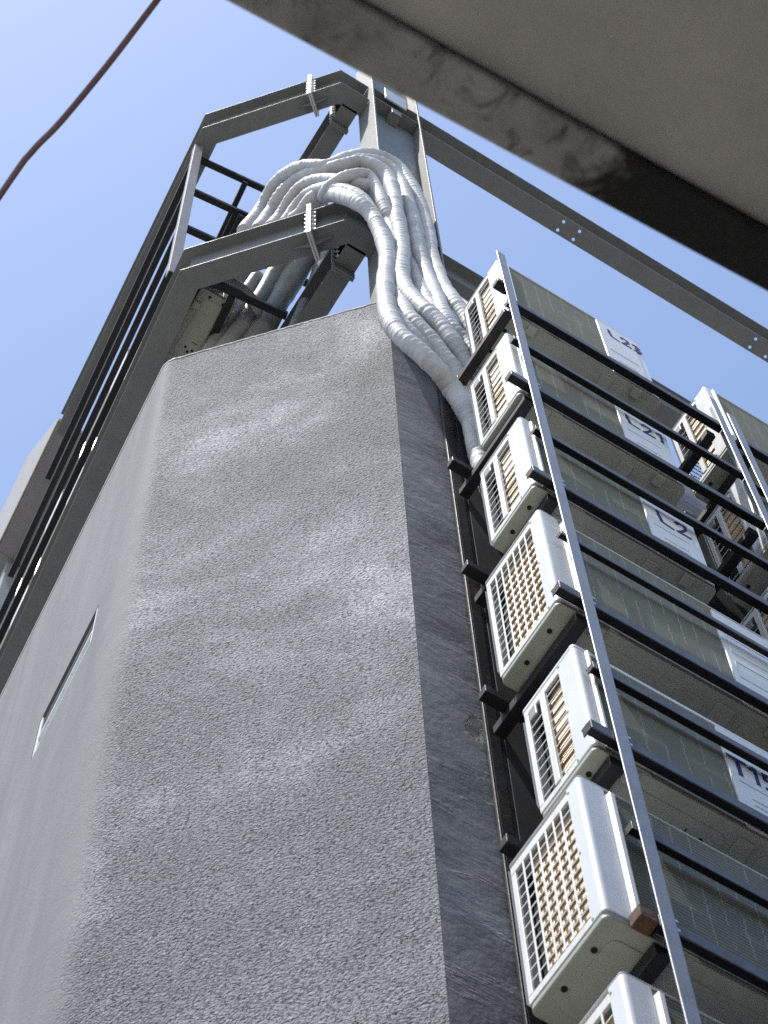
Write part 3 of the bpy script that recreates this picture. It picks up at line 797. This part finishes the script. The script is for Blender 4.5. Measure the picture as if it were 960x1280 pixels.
FRONT = 'air conditioners stacked on the rack beside the wall'
YF = 2.237
AC = [ # kind, left x, top z, bottom z, width, depth, panel, text(txt, dx, z, height), label
 ('slat', 2.333, 12.05, 11.255, .83, .30, .265, ('L23', .06, .60, .095), 'topmost air conditioner of the front stack, its panel marked L23 against the sky'),
 ('slat', 2.282, 10.878, 10.135, .82, .297, .275, ('L21', .045, .44, .105), 'air conditioner with panel marked L21, second from the top of the front stack'),
 ('slat', 2.247, 9.808, 9.115, .81, .29, .265, ('L2', .065, .385, .11), 'air conditioner with panel marked L2, third from the top of the front stack'),
 ('grid', 2.236, 8.882, 8.125, 1.02, .345, .29, None, 'grid sided air conditioner between the units marked L2 and T15'),
 ('slat', 2.254, 7.845, 7.195, .82, .285, .29, ('T15', .012, .345, .10), 'air conditioner with panel marked T15, shelf below the smaller grid sided one'),
 ('grid', 2.163, 6.955, 6.278, 1.02, .345, .29, None, 'large grid sided air conditioner beside the rusty bracket, below the unit marked T15'),
 ('grid', 2.173, 6.046, 5.375, 1.02, .345, .29, None, 'lowest air conditioner of the front stack, only its top corner showing'),
]
for i, (kd, x, zt, zb, w, d, p, tx, lab) in enumerate(AC):
    make_ac(kd, w, d, zt - zb, (x, YF, zb), lab, FRONT, 0, tx, p, i)
AC2 = [
 ('slat', 3.53, 12.01, 11.215, .83, .30, 'topmost air conditioner of the right hand stack, rising above its post into the sky'),
 ('slat', 3.495, 10.80, 10.055, .82, .297, 'second air conditioner down in the right hand stack, seen between the black rails'),
 ('slat', 3.47, 9.75, 9.055, .82, .29, 'third air conditioner down in the right hand stack, at the picture edge'),
 ('slat', 3.47, 8.80, 8.10, .82, .29, 'lowest air conditioner of the right hand stack, beyond the picture edge'),
]
for i, (kd, x, zt, zb, w, d, lab) in enumerate(AC2[:3]):
    make_ac(kd, w, d, zt - zb, (x, YF, zb), lab, 'air conditioners in the right hand stack', 0, None, .265, 20 + i, i == 0)

# ------------------------------------------------------------------ racks
YP = 2.187
def rack(name, label, x0, x1, zrails, uprails, zpost, arms, over=.125, postmat='galv', right='galv', grp='equipment racks'):
    t = thing(name, label, 'rack', (x0, YP, 0), 0, grp)
    L = Vector((x0, YP, 0))
    def B(mb, nm, mt, bv=.003):
        o = mb.build(nm, mt, t, bv)
        for v in o.data.vertices: v.co -= L
        return o
    # front posts: flat bar angle, back posts: dark angle against the wall
    m = MB(); m.box(x0 - .047, x0, YP - .006, YP, 0, zpost); m.box(x0 - .006, x0, YP + .0005, YP + .012, 0, zpost); B(m, 'post', postmat)
    m = MB(); m.box(x1 - .042, x1 + .003, YP - .006, YP, 0, zpost - .35); m.box(x1 - .003, x1 + .003, YP + .0005, YP + .045, 0, zpost - .35); B(m, 'post', right)
    for x in (x0 - .047, x1 - .042):
        m = MB(); m.box(x, x + .006, 2.738, 2.752, 0, 12.0); m.box(x + .0065, x + .055, 2.738, 2.744, 0, 12.0); B(m, 'back_post', 'blackend')
    m = MB(); m.box(x0 + .012, x1 - .05, 2.722, 2.726, 4.8, 11.55); B(m, 'shade_sheet', 'hole', 0)  # dark sheet standing in for the rack's shade on the wall
    for i, z in enumerate(zrails):
        xl = x0 - (over if i > 0 else .03)
        if i == 5: xl = x0 - .046
        m = MB(); m.box(xl, x1 - .006, YP + .002, YP + .007, z - .048, z); rl = B(m, 'rail', 'railface', .0015)
        m = MB(); m.box(xl, x1 - .006, YP + .0073, YP + .048, z - .006, z - .0005); m.box(xl, xl + .004, YP + .0073, YP + .044, z - .046, z - .0065); f_ = B(m, 'flange', 'black', 0); f_.parent = rl  # flange darker than its rail: recess shade put into the colour
        m = MB(); m.box(xl, x1 - .006, 2.62, 2.664, z - .046, z - .002); B(m, 'back_rail', 'blackend')
    for z, s in uprails:
        m = MB(); m.box(x0 - .062, x1 - .006, YP + .002, YP + .006, z - s, z); rl = B(m, 'guard_rail', 'railface', .001)
        m = MB(); m.box(x0 - .062, x1 - .006, YP + .0063, YP + .002 + s, z - .005, z - .0005); m.box(x0 - .062, x0 - .058, YP + .0063, YP + s - .002, z - s + .002, z - .0055); f_ = B(m, 'flange', 'black', 0); f_.parent = rl  # guard rail flange likewise coloured as shaded recess
    for z in zrails:
        for x in arms:
            m = MB(); m.box(x, x + .045, YP + .0495, 2.72, z - .098, z - .050); B(m, 'support_arm', 'blackend')
    for z in zrails[1:]:                 # weld and bolt heads on the post
        for dz in (-.02, .02):
            m = MB(); m.cyl((x0 + .004, YP - .004, z - .02 + dz), (x0 + .004, YP + .0015, z - .02 + dz), .006, 8); B(m, 'bolt', 'bolt', 0)
    return t
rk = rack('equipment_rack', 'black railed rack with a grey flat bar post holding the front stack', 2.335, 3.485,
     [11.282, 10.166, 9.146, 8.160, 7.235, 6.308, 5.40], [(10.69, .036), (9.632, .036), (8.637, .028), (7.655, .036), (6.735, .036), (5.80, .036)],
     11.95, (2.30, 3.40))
# rusty bracket and the short stub by the uppermost unit
m = MB(); m.box(2.262, 2.33, YP + .004, YP + .05, 11.46, 11.505); o = m.build('bracket', 'blackend', rk, .003)
for v in o.data.vertices: v.co -= Vector((2.335, YP, 0))
m = MB(); m.box(2.232, 2.286, YP + .003, YP + .05, 6.262, 6.312); o = m.build('rusty_bracket', 'rust', rk, .004); o['label'] = 'rusty bracket'
for v in o.data.vertices: v.co -= Vector((2.335, YP, 0))
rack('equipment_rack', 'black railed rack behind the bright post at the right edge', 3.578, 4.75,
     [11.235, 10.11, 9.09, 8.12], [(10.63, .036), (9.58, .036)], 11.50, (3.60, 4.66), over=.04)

# ------------------------------------------------------------------ roof rack and units behind the left beam
O = Vector((1.30, 3.90)); u = Vector((.106, .9944)).normalized(); vv = Vector((u.y, -u.x))
ang = math.atan2(u.y, u.x)
rr_ = thing('roof_rack', 'black roof rack with one pale corner post between the bent beams', 'rack', (O.x, O.y, 14.645), ang, 'equipment racks')
def RB(mb, nm, mt, bv=.003):              # local x runs along the left side, -y points into the roof
    o = mb.build(nm, mt, rr_, bv)
    for v in o.data.vertices: v.co.z -= 14.645
    return o
m = MB(); m.box(-.025, .025, .002, .008, 14.645, 17.735); m.box(-.031, -.0255, -.055, .008, 14.645, 17.735); RB(m, 'post', 'roofpost')
for z in (17.60, 16.72, 15.80, 14.98):
    ln = 2.75 if z > 17 else 3.2 if z > 16 else 4.4
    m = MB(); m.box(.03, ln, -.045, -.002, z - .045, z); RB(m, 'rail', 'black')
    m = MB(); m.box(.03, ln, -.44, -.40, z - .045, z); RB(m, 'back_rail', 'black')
for z in (17.68, 16.80, 15.90):
    m = MB(); m.box(.02, .065, -1.05, -.06, z - .045, z); RB(m, 'cross_rail', 'black')
m = MB(); m.box(.07, 4.6, -.41, -.365, 16.75, 16.795); RB(m, 'rail', 'black')
m = MB(); m.box(-.20, -.155, -.70, -.17, 14.27, 14.315); RB(m, 'cross_rail', 'black')
m = MB(); m.box(-.154, 1.6, -.385, -.34, 14.267, 14.312); RB(m, 'rail', 'black')
LEFTG = 'air conditioners on the roof rack behind the left beam'
def left_ac(along, zb, h, label, kind='slat', w=.80, inset=.085):
    p = O + u * (along + w) + vv * inset
    make_ac(kind, w, .29, h, (p.x, p.y, zb), label, LEFTG, ang - PI, None, .27)
left_ac(.75, 15.0, .60, 'roof air conditioner nearest the pale corner post, edge showing over the lower beam')
left_ac(1.70, 15.0, .60, 'roof air conditioner halfway along the lower left beam, a white sliver')
left_ac(2.65, 15.0, .60, 'roof air conditioner far along the left beam near the neighbouring balcony')
left_ac(1.15, 15.83, .62, 'roof air conditioner on the middle shelf, behind the black left rails')
left_ac(2.30, 15.83, .62, 'roof air conditioner on the middle shelf, farther down the left rails')
# small unit under the lower beam, seen from below past the parapet
make_ac('slat', .72, .23, .40, (1.70, 3.76, 14.33), 'small air conditioner seen from below under the lower bent beam', LEFTG, PI / 2, None, .24)
P = [Vector((1.475, 3.70, 14.47)), Vector((1.58, 3.70, 14.48)), Vector((1.72, 3.71, 14.49)), Vector((1.83, 3.76, 14.47)), Vector((1.88, 3.86, 14.25)), Vector((1.89, 3.9, 12.3))]
o = tube('pipe_end', resample(catmull(P, 12), .012), lambda i, s: .038 * (1 + .03 * math.sin(s * 60)), 'wrap')
tag(o, 'short white pipe with an open end under the lower bent beam', 'pipe')

# ------------------------------------------------------------------ neighbouring block beyond the left beam
nb = thing('neighbouring_block', 'pale neighbouring block with a brown edged slab beyond the left beam', 'building', (2.0, 8, 0))
NL = Vector((2.0, 8, 0))
def NB(mb, nm, mt, bv=.01):
    o = mb.build(nm, mt, nb, bv)
    for v in o.data.vertices: v.co -= NL
    return o
m = MB(); m.prism([(1.83, 8.05), (5, 8.05), (5, 16), (2.35, 16)], 0, 19.0); NB(m, 'wall', 'neigh')
m = MB(); m.prism([(1.60, 6.76), (5, 6.76), (5, 8.3), (1.715, 8.0)], 19.0, 19.02); NB(m, 'soffit', 'neigh_dark', 0)
m = MB(); m.prism([(1.588, 6.74), (5, 6.74), (5, 8.32), (1.70, 8.02)], 19.021, 19.075); NB(m, 'slab_edge', 'neigh_edge', .004)
m = MB(); v = [m.bm.verts.new(q) for q in ((1.588, 6.74, 19.08), (1.70, 8.02, 19.08), (2.4, 16, 19.08), (2.4, 16, 20.95), (1.69, 7.9, 20.95), (1.60, 6.86, 19.35))]
w2 = [m.bm.verts.new((5 if q.co.x < 4 else 6, q.co.y, q.co.z)) for q in v]
m.bm.faces.new(v); m.bm.faces.new(w2[::-1])
for k in range(6): m.bm.faces.new((v[k], w2[k], w2[(k + 1) % 6], v[(k + 1) % 6]))
NB(m, 'parapet', 'neigh', .02)

# ------------------------------------------------------------------ balcony slab close overhead
bal = thing('overhead_balcony', 'stained concrete balcony slab close overhead at the upper right', 'balcony', (0, 0, 4.6))
def OB(mb, nm, mt, bv=.006):
    o = mb.build(nm, mt, bal, bv)
    for v in o.data.vertices: v.co.z -= 4.6
    return o
def yl(x): return .545 - .0571 * x
def yi(x): return .462 - .0465 * x
m = MB(); m.prism([(-1.6, yi(-1.6)), (3.6, yi(3.6)), (3.6, yl(3.6)), (-1.6, yl(-1.6))], 4.6, 4.80); OB(m, 'edge_beam', 'stained')
m = MB(); m.prism([(-1.6, -.9), (3.6, -.9), (3.6, yi(3.6) - .001), (-1.6, yi(-1.6) - .001)], 4.628, 4.80); OB(m, 'soffit', 'soffit')

sb = thing('unseen_building', 'unseen low grey building added behind the viewer to hold back sky light, carrying the stained balcony', 'building', (0, -.9, 0))
m = MB(); m.box(-14, 16, -9, -.905, 0, 7.5); o = m.build('wall', 'neigh_dark2', sb)  # out of view; height set to limit ambient light on the street-side faces
for v in o.data.vertices: v.co.y += .9
# ------------------------------------------------------------------ cable
P = [Vector((.32, .15, 6.9)), Vector((.20, .72, 6.6)), Vector((.166, .949, 6.5)), Vector((.145, 1.106, 6.47)), Vector((.1245, 1.235, 6.46)), Vector((.113, 1.30, 6.47)), Vector((.097, 1.377, 6.5)), Vector((.086, 1.501, 6.55)), Vector((.05, 2.2, 6.8)), Vector((.0, 3.4, 7.3))]
o = tube('overhead_cable', resample(catmull(P, 16), .02), lambda i, s: .0075, 'cable', n=10)
tag(o, 'thin dark cable with a kink crossing the sky at upper left', 'cable')

# ------------------------------------------------------------------ light
SUN_AZ, SUN_EL = 191.0, 67.0            # azimuth counter-clockwise from +X
sd = Vector((math.cos(R(SUN_AZ)) * math.cos(R(SUN_EL)), math.sin(R(SUN_AZ)) * math.cos(R(SUN_EL)), math.sin(R(SUN_EL))))
su = bpy.data.lights.new('sun', 'SUN'); su.energy = 3.2; su.angle = R(.5); su.color = (1, .96, .90)
so = bpy.data.objects.new('sun', su); COL.objects.link(so); so.rotation_euler = (-sd).to_track_quat('-Z', 'Y').to_euler()
so.location = (0, 0, 30)
W = bpy.data.worlds.new('World'); SC.world = W; W.use_nodes = True
nt = W.node_tree; bg = nt.nodes['Background']
sky = nt.nodes.new('ShaderNodeTexSky'); sky.sky_type = 'NISHITA'; sky.sun_disc = False
sky.sun_elevation = R(SUN_EL); sky.sun_rotation = R(90 - SUN_AZ)
sky.air_density = 1.0; sky.dust_density = .95; sky.ozone_density = 1.0; sky.altitude = 50
nt.links.new(sky.outputs['Color'], bg.inputs['Color']); bg.inputs['Strength'].default_value = .142

# ------------------------------------------------------------------ camera
RW = [[0.8484034120345385, -0.5287657449376991, -0.02486840221310993], [0.4786066478758072, 0.7862996142011673, -0.3907282857897268], [0.22615774816980289, 0.3195930282211667, 0.920170076265898]]
cd = bpy.data.cameras.new('camera'); co = bpy.data.objects.new('camera', cd); COL.objects.link(co)
rt, up, bk = Vector(RW[0]), -Vector(RW[1]), -Vector(RW[2])
M = Matrix((rt, up, bk)).transposed().to_4x4(); M.translation = (0, 0, 1.6); co.matrix_world = M
cd.sensor_fit = 'VERTICAL'; cd.sensor_height = 24; cd.sensor_width = 18; cd.lens = 2850 / 1280 * 24
cd.clip_start = .05; cd.clip_end = 500
cd.dof.use_dof = True; cd.dof.focus_distance = 9.5; cd.dof.aperture_fstop = 7.0
SC.camera = co
SC.view_settings.view_transform = 'Standard'; SC.view_settings.look = 'None'; SC.view_settings.gamma = 1
SC.view_settings.use_curve_mapping = False; SC.view_settings.exposure = .90
SC.cycles.use_denoising = False
SC.render.resolution_x = 768; SC.render.resolution_y = 1024
